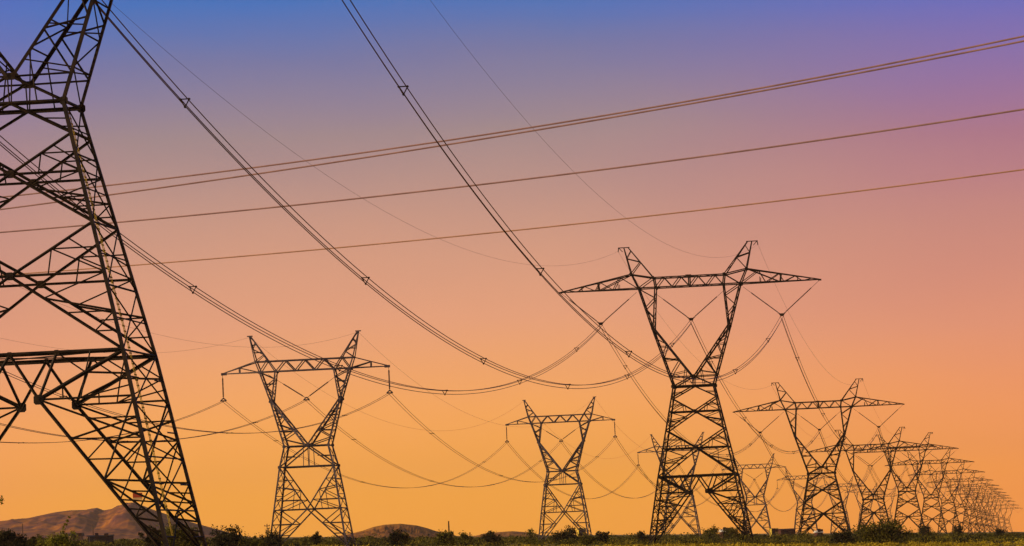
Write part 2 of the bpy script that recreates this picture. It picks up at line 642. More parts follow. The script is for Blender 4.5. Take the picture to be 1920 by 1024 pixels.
            if kind == 'long':
                q1 = top.lerp(kn, 0.72)
                L.angle(q1, (q1.x, q1.y, -31.9), s['red'], f)
                L.angle(top.lerp(kn, 0.2), pt(sx, sy, -30.7), s['red'], f)
                L.angle((sx * 2.6, sy * hd(zb), zb), tk, s['red'], f)
                L.angle(pt(sx, sy, -31.3), (sx * 3.9, sy * hd(-31.9), -31.9), s['red'], f)
                L.angle(I[1], O[0].lerp(O[1], .5), s['sec'], f)
                L.angle(O[1].lerp(I[1], .5), O[1].lerp(O[2], .5), s['red'], f)
                L.angle(O[1].lerp(I[1], .5), I[1].lerp(I[2], .5), s['red'], f)
                L.angle(O[2].lerp(I[2], .5), O[1], s['red'], f)
                L.angle(O[2].lerp(I[2], .5), I[3], s['red'], f)
            # long secondary diagonal running the other way in the upper half
            if kind == 'long':
                L.angle(O[0], I[2], s['sec'], f)
                L.angle(I[2], O[4], s['sec'], f)
                L.angle(O[2], I[4], s['red'], f)
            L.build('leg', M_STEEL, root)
    n = 4 if kind == 'long' else 2
    for sx in (-1, 1):
        sbm = MB(zf)
        for i in range(n):
            z0 = zb + (zf - zb) * i / n
            z1 = zb + (zf - zb) * (i + 1) / n
            if i < n - 1 or kind != 'long':
                sbm.cross(pt(sx, -1, z0), pt(sx, -1, z1), pt(sx, 1, z0), pt(sx, 1, z1), s['sec'], (sx, 0, 0))
            else:
                mid = (sx * hw(z0), 0, z0)
                sbm.angle(mid, pt(sx, -1, z1), s['sec'], (sx, 0, 0))
                sbm.angle(mid, pt(sx, 1, z1), s['sec'], (sx, 0, 0))
            if i < n - 1: sbm.angle(pt(sx, -1, z1), pt(sx, 1, z1), s['red'], (sx, 0, 0))
            zm = (z0 + z1) / 2
            for sy in (-1, 1):
                sbm.angle(pt(sx, sy, zm), (sx * hw(zm), sy * hd(zm) * 0.45, zm), s['red'], (sx, 0, 0))
        sbm.build('side_bracing', M_STEEL, root)
    # fork arms
    HD = [(-15.5, 2.1), (-6.35, 2.0), (0, 1.7)]
    hh = lambda z: lerp_tab(HD, z)
    for sx in (-1, 1):
        A = MB(zf)
        for sy in (-1, 1):
            f = (0, sy, 0.01)
            w0 = Vector((sx * waist, sy * 2.1, -15.5)); j0 = Vector((sx * 0.12, sy * 2.1, -14.0))
            po = Vector((sx * 6.05, sy * 2.0, -6.35)); pi = Vector((sx * 5.75, sy * 2.0, -6.35))
            bo = Vector((sx * 7.95, sy * 1.7, 0)); bi = Vector((sx * 5.25, sy * 1.7, 0))
            A.angle(w0, po, s['main'] * 0.95, (sx, sy, 0)); A.angle(po, bo, s['main'] * 0.9, (sx, sy, 0))
            A.angle(j0, pi, s['main'] * 0.95, (-sx, sy, 0)); A.angle(pi, bi, s['main'] * 0.8, (-sx, sy, 0))
            A.angle(j0, w0, s['prim'], f)
            A.angle((sx * 0.05, sy * 2.1, -15.5), j0, s['red'], f)
            A.plate(j0, 0.55 * k)
            A.plate(po.lerp(pi, .5), 0.5 * k)
            A.zigzag(w0, po, j0, pi, 6, s['sec'], f, start=1)
            A.zigzag(po, bo, pi, bi, 4, s['sec'], f, start=0)
            for t in (0.2, 0.45, 0.7):
                A.angle(w0.lerp(po, t), j0.lerp(pi, t - 0.08), s['red'], f)
            A.angle(j0.lerp(pi, 0.18), w0.lerp(Vector((0, w0.y, -15.5)), 0.5), s['red'], f)
        for (a, b) in ((Vector((sx * waist, 2.1, -15.5)), Vector((sx * 6.05, 2.0, -6.35))), (Vector((sx * 0.12, 2.1, -14.0)), Vector((sx * 5.75, 2.0, -6.35)))):
            mi = Vector((1, -1, 1))
            A.zigzag(a, b, a * mi, b * mi, 5, s['sec'], (sx, 0, 0), rungs=True)
        for (a, b) in ((Vector((sx * 6.05, 2.0, -6.35)), Vector((sx * 7.95, 1.7, 0))), (Vector((sx * 5.75, 2.0, -6.35)), Vector((sx * 5.25, 1.7, 0)))):
            A.zigzag(a, b, a * mi, b * mi, 4, s['sec'], (sx, 0, 0), rungs=True)
        A.build('fork_arm', M_STEEL, root)
    # crossbeam
    B = MB(zf)
    for sy in (-1, 1):
        f = (0, sy, 0.01)
        y = sy * 1.7
        B.angle((-7.95, y, 0), (7.95, y, 0), s['prim'] * 1.2, (0, sy, -1))
        B.angle((-5.5, y, 1.6), (5.5, y, 1.6), s['prim'] * 1.2, (0, sy, 1))
        for sx in (-1, 1):
            B.angle((sx * 5.5, y, 1.6), (sx * 9.0, y * 0.8, 2.3), s['prim'] * 1.2, (0, sy, 1))
            B.angle((sx * 5.5, y, 1.6), (sx * 5.25, y, 0), s['prim'], f)
            B.angle((sx * 5.5, y, 1.6), (sx * 7.95, y, 0), s['sec'], f)
            B.plate((sx * 5.5, y, 1.6), 0.42 * k); B.plate((sx * 5.25, y, 0), 0.4 * k); B.plate((sx * 7.95, y, 0), 0.5 * k)
        n = 8
        pts = [(-5.25 + 10.5 * i / n, y, 0 if i % 2 == 0 else 1.6) for i in range(n + 1)]
        for a, b in zip(pts, pts[1:]): B.angle(a, b, s['sec'], f)
        B.angle((0, y, 0), (0, y, 1.6), s['prim'], f)
        B.box((0, y, 1.68), 0.9, 0.12, 0.14)
    for z in (0, 1.6):
        xs = [-5.25 + 10.5 * i / 6 for i in range(7)]
        for i, x in enumerate(xs):
            B.angle((x, -1.7, z), (x, 1.7, z), s['red'], (0, 0, 1))
            if i: B.angle((xs[i - 1], -1.7 if i % 2 else 1.7, z), (x, 1.7 if i % 2 else -1.7, z), s['red'], (0, 0, 1))
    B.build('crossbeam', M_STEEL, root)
    # outer arms
    for sx in (-1, 1):
        A = MB(zf)
        tip = Vector((sx * 20.2, 0, 0.0))
        for sy in (-1, 1):
            f = (0, sy, 0.01)
            b0 = Vector((sx * 7.95, sy * 1.7, 0)); t0 = Vector((sx * 9.0, sy * 1.36, 2.3))
            A.angle(b0, tip, s['prim'] * 1.15, (0, sy, -1)); A.angle(t0, tip + Vector((0, 0, .12)), s['prim'] * 1.15, (0, sy, 1))
            ts = [0.0, 0.16, 0.32, 0.44, 0.55, 0.66, 0.78, 0.88]
            for i in range(len(ts) - 1):
                A.angle(b0.lerp(tip, ts[i]) if i % 2 == 0 else t0.lerp(tip, ts[i]), t0.lerp(tip, ts[i + 1]) if i % 2 == 0 else b0.lerp(tip, ts[i + 1]), s['red'] * (1.2 if i < 4 else 1), f)
            A.angle(t0, b0.lerp(tip, 0.5), s['sec'], f)
            A.angle(b0.lerp(tip, 0.5), t0.lerp(tip, 0.47), s['prim'], f)
            A.angle(b0.lerp(tip, 0.25), (b0.lerp(tip, 0.25).x, b0.lerp(tip, 0.25).y, 0.9), s['red'], f)
            A.angle(b0.lerp(tip, 0.72), t0.lerp(tip, 0.7), s['red'], f)
            A.plate(t0, 0.42 * k)
        for t in (0.2, 0.4, 0.6, 0.8):
            y = 1.7 * (1 - t)
            x = sx * (7.95 + (20.2 - 7.95) * t)
            A.angle((x, -y, 0), (x, y, 0), s['red'], (0, 0, 1))
            A.angle((x, -y, 0), (x - sx * 2.4, y * 1.2, 0), s['red'], (0, 0, 1))
        A.box(tuple(tip), 0.5, 0.3, 0.25)
        A.build('outer_arm', M_STEEL, root)
        # earth-wire peak
        P = MB(zf)
        tp, tq = Vector((sx * 10.0, 0, 6.45)), Vector((sx * 9.25, 0, 6.5))
        for sy in (-1, 1):
            f = (0, sy, 0.01)
            o0 = Vector((sx * 7.95, sy * 1.7, 0)); o1 = Vector((sx * 9.0, sy * 1.36, 2.3)); i0 = Vector((sx * 5.5, sy * 1.7, 1.6))
            e = Vector((0, sy * 0.25, 0))
            P.angle(o0, o1, s['prim'] * 1.2, (sx, sy, 0)); P.angle(o1, tp + e, s['prim'], (sx, sy, 0)); P.angle(i0, tq + e, s['prim'], (-sx, sy, 0))
            A0, A1, B0, B1 = o1, tp + e, i0, tq + e
            P.angle(A0, B0.lerp(B1, 0.52), s['sec'], f)
            P.angle(B0.lerp(B1, 0.52), A0.lerp(A1, 0.6), s['sec'], f)
            P.angle(A0.lerp(A1, 0.6), B0.lerp(B1, 0.9), s['red'], f)
            P.angle(o0, i0, s['red'], f)
        P.zigzag(o1 * Vector((1, -1, 1)) if False else Vector((sx * 9.0, -1.36, 2.3)), tp, Vector((sx * 9.0, 1.36, 2.3)), tp, 3, s['red'], (sx, 0, 0), rungs=True)
        P.zigzag(Vector((sx * 5.5, -1.7, 1.6)), tq, Vector((sx * 5.5, 1.7, 1.6)), tq, 3, s['red'], (-sx, 0, 0), rungs=True)
        P.angle((sx * 9.1, 0, 6.55), (sx * 10.9, 0, 6.55), s['prim'] * 1.1, (0, 0, 1))
        P.angle((sx * 10.8, 0, 6.5), (sx * 10.9, 0, 5.9), s['sec'], (0, -1, 0))
        P.angle((sx * 10.2, 0, 5.9), (sx * 10.75, 0, 6.5), s['red'], (0, -1, 0))
        P.build('earth_wire_peak', M_STEEL, root)
    # insulators
    for cx, a, b in ((-14.1, (-20.1, 0, -0.1), (-8.3, 0, -0.5)), (0, (-5.3, 0, -0.9), (5.3, 0, -0.9)), (14.1, (8.3, 0, -0.5), (20.1, 0, -0.1))):
        for e, sg in ((a, -1), (b, 1)):
            o = insulator(e, (cx + sg * 0.25 + ins[0], 0, -5.0 + ins[1]), rod=0.05, disc=0.10, frac=(0.22, 0.97)).build('insulator_string', M_GLASS, root)
            o.data.transform(Matrix.Translation((0, 0, H)))
        Y = MB(zf)
        cx += ins[0]
        pr = [(a_, b_ + ins[1]) for a_, b_ in ((-0.5, -4.9), (0.5, -4.9), (0.22, -5.35), (-0.22, -5.35))]
        Y._add([(cx + x, -0.04, z) for x, z in pr] + [(cx + x, 0.04, z) for x, z in pr],
               [(0, 1, 2, 3), (7, 6, 5, 4), (0, 4, 5, 1), (1, 5, 6, 2), (2, 6, 7, 3), (3, 7, 4, 0)])
        for x in (-.5, .5): Y.box((cx + x, 0, -4.85 + ins[1]), 0.3, 0.1, 0.09)
        Y.build('yoke_plate', M_STEEL, root)
    return root


def small_tower(H, k=1.0):
    """smaller delta tower with two hanging strings and one central V string"""
    s = dict(main=0.22 * k, prim=0.14 * k, sec=0.10 * k, red=0.075 * k)
    zf = -H
    root = empty('transmission_tower')
    W0 = [(-10.3, 3.07), (-13.1, 3.75), (-18.9, 4.6), (-24.5, 5.4)]
    hw = lambda z: lerp_tab(W0, z)
    D0 = [(-10.3, 1.7), (-13.1, 2.1), (-18.9, 2.9), (-24.5, 3.6)]
    hd = lambda z: lerp_tab(D0, z)
    pt = lambda sx, sy, z: (sx * hw(z), sy * hd(z), z)
    b = MB(zf)
    for sx in (-1, 1):
        for sy in (-1, 1):
            f = (0, sy, .01)
            b.angle(pt(sx, sy, -10.3), pt(sx, sy, -13.1), s['main'], (sx, sy, 0))
            b.angle(pt(sx, sy, -13.1), pt(sx, sy, -18.9), s['main'], (sx, sy, 0))
            b.angle((0, sy * 1.7, -10.3), pt(sx, sy, -13.1), s['prim'], f)
            b.angle((sx * 1.55, sy * 1.9, -11.7), pt(sx, sy, -11.7), s['red'], f)
            b.angle((sx * 0.4, sy * 1.8, -10.5), (sx * 0.4, sy * 2.1, -13.1), s['red'], f)
            c = (0, sy * hd(-18.9), -18.9)
            u = Vector(pt(sx, sy, -13.1))
            b.angle(u, c, s['prim'], f)
            b.plate(u, .4); b.plate(pt(sx, sy, -10.3), .42)
            for t, w in ((0.3, 'red'), (0.55, 'sec'), (0.78, 'red')):
                m = u.lerp(Vector(c), t)
                b.angle(m, pt(sx, sy, m.z + (0.5 if t == .55 else 0)), s[w], f)
                b.angle(m, pt(sx, sy, m.z - 1.5), s['red'], f)
            m = u.lerp(Vector(c), 0.55)
            b.angle(m, (m.x * 1.2, m.y, -18.9), s['red'], f)
    for sy in (-1, 1):
        for z, w in ((-10.3, 'prim'), (-13.1, 'prim'), (-18.9, 'sec')):
            b.angle(pt(-1, sy, z), pt(1, sy, z), s[w], (0, sy, .01))
        b.plate((0, sy * hd(-18.9), -18.9), .4)
    lv = [-10.3, -13.1, -15.0, -17.0, -18.9]
    for sx in (-1, 1):
        for z0, z1 in zip(lv, lv[1:]):
            b.cross(pt(sx, -1, z0), pt(sx, -1, z1), pt(sx, 1, z0), pt(sx, 1, z1), s['sec'], (sx, 0, 0))
            b.angle(pt(sx, -1, z1), pt(sx, 1, z1), s['red'], (sx, 0, 0))
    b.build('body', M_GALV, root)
    for sx in (-1, 1):
        for sy in (-1, 1):
            L = MB(zf)
            f = (0, sy, .01)
            kn = Vector((0, sy * hd(-18.9), -18.9)); top = Vector(pt(sx, sy, -18.9)); foot = Vector(pt(sx, sy, zf))
            L.angle(top, foot, s['main'] * 1.05, (sx, sy, 0))
            L.box((foot.x, foot.y, zf - 0.1), 0.7, 0.7, 0.6)
            fin = foot + Vector((-sx * 0.2, 0, 0.3))
            L.angle(kn, fin, s['prim'], f)
            for t in (0.4, 0.7):
                L.angle(kn.lerp(fin, t), top.lerp(foot, t * 0.95), s['sec'], f)
            L.angle(kn.lerp(fin, 0.4), top, s['sec'], f)
            L.angle(kn.lerp(fin, 0.4), top.lerp(foot, 0.7), s['red'], f)
            L.angle(kn.lerp(fin, 0.7), top.lerp(foot, 0.9), s['red'], f)
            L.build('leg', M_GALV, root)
    for sx in (-1, 1):
        sbm = MB(zf)
        zs = [-18.9 + (zf + 18.9) * i / 3 for i in range(4)]
        for z0, z1 in zip(zs, zs[1:]):
            sbm.cross(pt(sx, -1, z0), pt(sx, -1, z1), pt(sx, 1, z0), pt(sx, 1, z1), s['sec'], (sx, 0, 0))
        sbm.build('side_bracing', M_GALV, root)
    mi = Vector((1, -1, 1))
    for sx in (-1, 1):
        A = MB(zf)
        for sy in (-1, 1):
            f = (0, sy, .01)
            w0 = Vector((sx * 3.07, sy * 1.7, -10.3)); j0 = Vector((sx * 0.1, sy * 1.7, -10.2))
            po = Vector((sx * 4.85, sy * 1.1, -4.1)); pi = Vector((sx * 4.6, sy * 1.1, -4.1))
            bo = Vector((sx * 6.25, sy * 0.9, 0)); bi = Vector((sx * 4.0, sy * 0.9, 0))
            A.angle(w0, po, s['main'], (sx, sy, 0)); A.angle(po, bo, s['main'] * .9, (sx, sy, 0))
            A.angle(j0, pi, s['main'], (-sx, sy, 0)); A.angle(pi, bi, s['main'] * .8, (-sx, sy, 0))
            A.zigzag(w0, po, j0, pi, 6, s['sec'], f, start=1)
            for t in (.33, .66): A.angle(w0.lerp(po, t), j0.lerp(pi, t), s['sec'], f)
            A.zigzag(po, bo, pi, bi, 4, s['sec'], f)
            A.angle(po.lerp(bo, .6), pi.lerp(bi, .6), s['red'], f)
            A.plate(j0, .4); A.plate(po, .36)
        for a, c in ((w0, po), (j0, pi)):
            A.zigzag(a, c, a * mi, c * mi, 5, s['red'], (sx, 0, 0), rungs=True)
        for a, c in ((po, bo), (pi, bi)):
            A.zigzag(a, c, a * mi, c * mi, 4, s['red'], (sx, 0, 0), rungs=True)
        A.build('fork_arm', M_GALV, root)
    B = MB(zf)
    for sy in (-1, 1):
        f = (0, sy, .01)
        y = sy * .9
        B.angle((-6.25, y, 0), (6.25, y, 0), s['prim'] * 1.2, (0, sy, -1))
        B.angle((-6.8, y, 1.5), (6.8, y, 1.5), s['prim'] * 1.2, (0, sy, 1))
        for sx in (-1, 1):
            B.angle((sx * 5.2, y, 1.5), (sx * 6.25, y, 0), s['sec'], f)
            B.plate((sx * 6.25, y, 0), .4); B.plate((sx * 4.0, y, 0), .36); B.plate((sx * 5.2, y, 1.5), .34)
        n = 6
        pts = [(-4.0 + 8.0 * i / n, y, 0 if i % 2 == 0 else 1.5) for i in range(n + 1)]
        for a, c in zip(pts, pts[1:]): B.angle(a, c, s['sec'] * 1.1, f)
    for i in range(7):
        x = -4 + 8 * i / 6
        B.angle((x, -.9, 0), (x, .9, 0), s['red'], (0, 0, 1)); B.angle((x, -.9, 1.5), (x, .9, 1.5), s['red'], (0, 0, 1))
    B.build('crossbeam', M_GALV, root)
    for sx in (-1, 1):
        A = MB(zf)
        tip = Vector((sx * 11.4, 0, 0))
        for sy in (-1, 1):
            f = (0, sy, .01)
            b0 = Vector((sx * 6.25, sy * .9, 0)); t0 = Vector((sx * 6.8, sy * .9, 1.5))
            A.angle(b0, tip, s['prim'], (0, sy, -1)); A.angle(t0, tip + Vector((0, 0, .15)), s['prim'], (0, sy, 1))
            A.angle(b0, t0.lerp(tip, .5), s['sec'], f); A.angle(t0.lerp(tip, .5), b0.lerp(tip, .55), s['sec'], f)
        for t in (.3, .6):
            x = sx * (6.25 + 5.15 * t)
            A.angle((x, -.9 * (1 - t), 0), (x, .9 * (1 - t), 0), s['red'], (0, 0, 1))
        A.box((tip.x - sx * .1, 0, 0.02), .75, .3, .34)
        A.build('outer_arm', M_GALV, root)
        P = MB(zf)
        for sy in (-1, 1):
            f = (0, sy, .01)
            o0 = Vector((sx * 6.25, sy * .9, 0)); o1 = Vector((sx * 6.8, sy * .9, 1.5)); e = Vector((0, sy * .12, 0))
            tp = Vector((sx * 7.6, 0, 5.0)) + e; tq = Vector((sx * 7.35, 0, 5.0)) + e
            i0 = Vector((sx * 4.0, sy * .9, 0))
            P.angle(o0, o1, s['prim'] * 1.2, (sx, sy, 0)); P.angle(o1, tp, s['prim'], (sx, sy, 0)); P.angle(i0, tq, s['prim'], (-sx, sy, 0))
            P.zigzag(o1, tp, i0.lerp(tq, .3), tq, 4, s['red'], f)
            P.angle(o1.lerp(tp, .35), i0.lerp(tq, .55), s['red'], f)
            P.angle(o1.lerp(tp, .65), i0.lerp(tq, .76), s['red'], f)
        P.box((sx * 7.5, 0, 5.03), .75, .3, .14)
        P.build('earth_wire_peak', M_GALV, root)
        o = insulator((sx * 11.5, 0, -.15), (sx * 11.5, 0, -3.3), rod=.06, disc=.13, frac=(.12, .98)).build('insulator_string', M_GLASS, root)
        o.data.transform(Matrix.Translation((0, 0, H)))
        o = insulator((sx * 5.2, 0, -.3), (sx * .15, 0, -3.7), rod=.05, disc=.11, frac=(.42, .98)).build('insulator_string', M_GLASS, root)
        o.data.transform(Matrix.Translation((0, 0, H)))
    for cx, z in ((-11.5, -3.3), (0, -3.7), (11.5, -3.3)):
        Y = MB(zf)
        for a, c in (((-.42, -.32), (.42, -.32)), ((-.42, -.32), (0, .05)), ((.42, -.32), (0, .05))):
            Y.angle((cx + a[0], 0, z + a[1]), (cx + c[0], 0, z + c[1]), .12, (0, -1, 0))
        Y.build('yoke_plate', M_GALV, root)
    return root


def copy_tree(root, name=None):
    c = root.copy()
    COL.objects.link(c)
    for ch in list(root.children):
        d = ch.copy()
        COL.objects.link(d)
        d.parent = c
    return c


YAW = -0.12          # towers face along the row


def tower_frame(px, py, d):
    """base position and height for a tower whose crossbeam centre shows at (px,py)"""
    r = at(px, py, d)
    gz = ground_z(r.x, r.y)
    return r, gz, r.z - gz


def local(root_loc, H, x, z, y=0.0):
    c, s_ = math.cos(YAW), math.sin(YAW)
    return Vector((root_loc[0] + x * c - y * s_, root_loc[1] + x * s_ + y * c, root_loc[2] + H + z))


T = []      # (location of base, height under the beam)
G_T = 'tall lattice towers of the right-hand power line'
# first four towers are modelled with their own body heights
d0 = 220.0
b_px = {1: (1293, 537, 620.0), 2: (1534.5, 765.5, 953.0), 3: (1633, 843, 1250.0), 4: (1697, 848.5, 1531.0)}
ref0 = None
# nearest tower: fixed from the level of its lower belt, pixel (55, 672) is 29.4 m below the beam
belt = at(53, 672, d0)
r0 = Vector((belt.x, belt.y, belt.z + 29.4))
gz = ground_z(r0.x, r0.y)
H0 = r0.z - gz
t = big_tower(H0, 'long', k=0.72, waist=3.0, belt=6.3, foot=8.7, ins=(2.0, -1.0))
t.location = (r0.x, r0.y, gz); t.rotation_euler.z = YAW
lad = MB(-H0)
M_YEL = noise_mat('sunlit_ladder_steel', (0.20, 0.13, 0.01), (0.45, 0.32, 0.03), 4)  # yellow of the sunlight put into the ladder steel's base colour
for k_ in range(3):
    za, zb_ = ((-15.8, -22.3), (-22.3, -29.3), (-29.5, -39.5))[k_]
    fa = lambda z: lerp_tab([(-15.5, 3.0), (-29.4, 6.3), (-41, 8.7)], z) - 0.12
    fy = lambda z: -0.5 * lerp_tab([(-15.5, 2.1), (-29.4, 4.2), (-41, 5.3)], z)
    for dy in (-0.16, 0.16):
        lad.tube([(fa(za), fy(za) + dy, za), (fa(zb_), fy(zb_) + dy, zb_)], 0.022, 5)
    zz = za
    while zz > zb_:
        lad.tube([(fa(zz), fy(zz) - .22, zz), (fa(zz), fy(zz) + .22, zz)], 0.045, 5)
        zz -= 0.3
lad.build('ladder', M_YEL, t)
tag(t, 'nearest and largest dark lattice tower, cut off by the left edge of the photo', 'power pylon', G_T)
T.append(((r0.x, r0.y, gz), H0))
labels = {1: 'big dark lattice tower with three V insulator strings, second nearest, right of centre',
          2: 'lattice tower with pointed outer arms directly right of the big tower with V strings',
          3: 'lattice tower just behind the large round shrub, third in the shrinking right-hand row',
          4: 'lattice tower right of the large round shrub, fourth in the shrinking right-hand row'}
kinds = {1: 'long', 2: 'mid', 3: 'short', 4: 'mid'}
mid_root = None
for i in (1, 2, 3, 4):
    r, gz, H = tower_frame(*b_px[i])
    if i == 4: H = 32.5
    t = big_tower(H, kinds[i], k=(0.88, 0.95, 1.1, 1.25)[i - 1])
    t.location = (r.x, r.y, gz); t.rotation_euler.z = YAW
    tag(t, labels[i], 'power pylon', G_T)
    T.append(((r.x, r.y, gz), H))
    if i == 4: mid_root = t
ordw = ['fifth', 'sixth', 'seventh', 'eighth', 'ninth', 'tenth', 'eleventh', 'twelfth', 'thirteenth', 'fourteenth', 'fifteenth']
far_d = [1828, 2122, 2420, 2680, 2885, 3120, 3330, 3550, 3875, 4350, 4870]
for n, d in enumerate(far_d):
    X = -54.3 + 0.1318 * d
    c = copy_tree(mid_root)
    H = 32.5 - 3.8 * (d - 2000) / 2870 if d > 2000 else 32.5
    c.scale.z = H / 32.5
    c.location = (X, d, ground_z(X, d)); c.rotation_euler.z = YAW
    tail = ', the faintest' if n == len(far_d) - 1 else ''
    tag(c, 'hazy small tower, %s from the near end of right row%s' % (ordw[n], tail), 'power pylon', G_T)
    T.append((tuple(c.location), H))

S = []
G_S = 'smaller lattice towers of the left-hand power line'
sX = lambda d: 45.3 + (0.1295 if d > 1145 else 0.1233) * (d - 1145)
s_px = {1: (572.5, 694.6, 545.0), 2: (1050.5, 792.0, 845.0), 3: (1271, 845.5, 1145.0)}
slab = {1: 'purple-grey lattice tower with hanging end insulators, alone in the left half',
        2: 'middle-sized lattice tower with hanging end insulators, standing alone near the centre',
        3: 'lattice tower seen through the legs of the big tower with V strings'}
s_root = None
for i in (1, 2, 3):
    r, gz, H = tower_frame(*s_px[i])
    t = small_tower(H, k=(1.0, 1.15, 1.3)[i - 1])
    t.location = (r.x, r.y, gz); t.rotation_euler.z = YAW
    tag(t, slab[i], 'power pylon', G_S)
    S.append(((r.x, r.y, gz), H))
    s_root = t
    sH = H
slab2 = ['faint lattice tower in the gap just right of the big V-string tower',
         'faint lattice tower overlapped by the left leg of the second V-string tower of the row',
         'small faint lattice tower showing between the second and third towers of the right-hand row',
         'tiny faint lattice tower, last but one of the left-hand line',
         'tiny faint lattice tower, very last of the left-hand line']
for n, d in enumerate((1445, 1745, 2045, 2345, 2645)):
    X = sX(d)
    c = copy_tree(s_root)
    c.location = (X, d, ground_z(X, d)); c.rotation_euler.z = YAW
    tag(c, slab2[n], 'power pylon', G_S)
    S.append((tuple(c.location), sH))


# ------------------------------------------------------------------ conductors
def sag_pts(a, b, sag, n, off=(0, 0)):
    a, b = Vector(a), Vector(b)
    h = (b - a); h.z = 0; h.normalize()
    sd_ = Vector((h.y, -h.x, 0))
    out = []
    for i in range(n + 1):
        t = i / n
        p = a.lerp(b, t)
        p.z -= 4 * sag * t * (1 - t)
        out.append(p + sd_ * off[0] + Vector((0, 0, off[1])))
    return out


def bundle(a, b, sag, offs, r, label, group, n=60, spacers=0, sp_r=0.04):
    root = empty('conductor_bundle', tuple(a))
    loc = Vector(a)
    for o in offs:
        m = MB()
        m.tube([p - loc for p in sag_pts(a, b, sag, n, o)], r, 5)
        w = m.build('wire', M_WIRE, root)
    for k in range(spacers):
        t = (k + 0.51) / spacers
        c = sag_pts(a, b, sag, 200)[int(t * 200)] - loc
        h = Vector(b) - Vector(a); h.z = 0; h.normalize(); sd_ = Vector((h.y, -h.x, 0))
        m = MB()
        P = [c + sd_ * o[0] * 1.25 + Vector((0, 0, o[1] * 1.3)) for o in offs]
        for i in range(len(P)):
            for j in range(i + 1, len(P)):
                m.tube([P[i], P[j]], sp_r, 5)
        for p in P: m.tube([p - h * .12, p + h * .12], sp_r * 1.7, 6)
        m.build('spacer', M_STEEL, root)
    tag(root, label, 'power line', group)
    return root


def single(a, b, sag, r, label, group, n=60):
    m = MB()
    loc = Vector(a)
    m.tube([p - loc for p in sag_pts(a, b, sag, n)], r, 5)
    o = m.build('earth_wire', M_WIRE)
    o.location = loc
    tag(o, label, 'earth wire', group)
    return o


TRI = ((-0.23, 0.14), (0.23, 0.14), (0.0, -0.26))
PAIR = ((-0.22, 0.0), (0.22, 0.0))
SAG_T01 = (16.5, 16.5, 16.5)
ph = {-14.1: 'left', 0: 'middle', 14.1: 'right'}
ordn = ['one', 'two', 'three', 'four', 'five', 'six', 'seven', 'eight']
names = ['the nearest tower', 'the big V-string tower', 'the second V-string tower', 'the third', 'the fourth', 'the fifth', 'the sixth', 'the seventh']
for i in range(6):
    (la, Ha), (lb, Hb) = T[i], T[i + 1]
    span = (Vector(lb) - Vector(la)).length
    for q, x in enumerate((-14.1, 0, 14.1)):
        sag = SAG_T01[q] if i == 0 else 16.5 * (span / 404) ** 2
        bundle(local(la, Ha, x + (2 if i == 0 else 0), -5.5 - (1 if i == 0 else 0)), local(lb, Hb, x, -5.5), sag, TRI if i < 3 else PAIR, (0.036, 0.036, 0.045, 0.05, 0.06, 0.07)[i],
               'bundled conductor, %s of three, from right-row tower %s to %s' % (ph[x], ordn[i], ordn[i + 1]),
               'conductors of the right-hand power line', spacers=(6, 5, 0, 0, 0, 0)[i], n=(90, 60, 30, 24, 20, 16)[i])
    if i < 3:
        for sx, nm in ((-1, 'left'), (1, 'right')):
            single(local(la, Ha, sx * 10.9 + (3 if i == 0 else 0), 6.0 - (2 if i == 0 else 0)), local(lb, Hb, sx * 10.9, 6.0), (11.5 if i == 0 else 11.5 * (span / 404) ** 2), (0.012, 0.016, 0.02)[i],
                   'hair-thin earth wire on %s peaks from right-row tower %s to %s' % (nm, ordn[i], ordn[i + 1]),
                   'earth wires of the right-hand power line')

# the left-hand line: the first support stands outside the frame on the left
S0 = ((sX(245), 245.0, 0.0), 33.3)
SL = [S0] + S
snames = ['the left edge', 'left-row tower one', 'left-row tower two', 'left-row tower three', 'left-row tower four', 'left-row tower five']
for i in range(5):
    (la, Ha), (lb, Hb) = SL[i], SL[i + 1]
    span = (Vector(lb) - Vector(la)).length
    for x in (-11.5, 0, 11.5):
        bundle(local(la, Ha, x, -3.65 if x else -4.0), local(lb, Hb, x, -3.65 if x else -4.0), (11.0 if i == 0 else 10.8 * (span / 303) ** 2), PAIR, (0.03, 0.03, 0.04, 0.05, 0.06)[i],
               'thin conductor pair, %s of three, from %s to %s' % ('left' if x < 0 else 'right' if x > 0 else 'middle', snames[i], snames[i + 1]),
               'conductors of the left-hand power line', n=(60, 50, 36, 24, 20)[i], spacers=(4, 4, 0, 0, 0)[i])
    if i < 3:
        for sx, nm in ((-1, 'left'), (1, 'right')):
            single(local(la, Ha, sx * 7.5, 4.9), local(lb, Hb, sx * 7.5, 4.9), 9.3, (0.011, 0.014, 0.018)[i],
                   'faint %s earth wire from %s to %s' % (nm, snames[i], snames[i + 1]),
                   'earth wires of the left-hand power line')


# third line: four single conductors crossing the whole view, supports outside the frame
def cross_wire(p0, p1, p2, label, r=0.075, mat=None):
    xs = [p[0] for p in (p0, p1, p2)]; y3 = [p[1] for p in (p0, p1, p2)]
    co = np.polyfit(xs, y3, 2)
    A = at(-500, float(np.polyval(co, -500)), 395); B = at(2400, float(np.polyval(co, 2400)), 280)
    pts = []
    for i in range(81):
        t = i / 80
        d = 395 + (280 - 395) * t
        px = proj(A.lerp(B, t))[0]
        q = at(px, float(np.polyval(co, px)), d)
        pts.append(Vector((q.x, q.y, q.z)))
    m = MB()
    m.tube([p - pts[0] for p in pts], r, 6)
    o = m.build('power_cable', mat or M_CABLE)
    o.location = pts[0]
    tag(o, label, 'power line', 'cables crossing the sky from lower left to upper right')


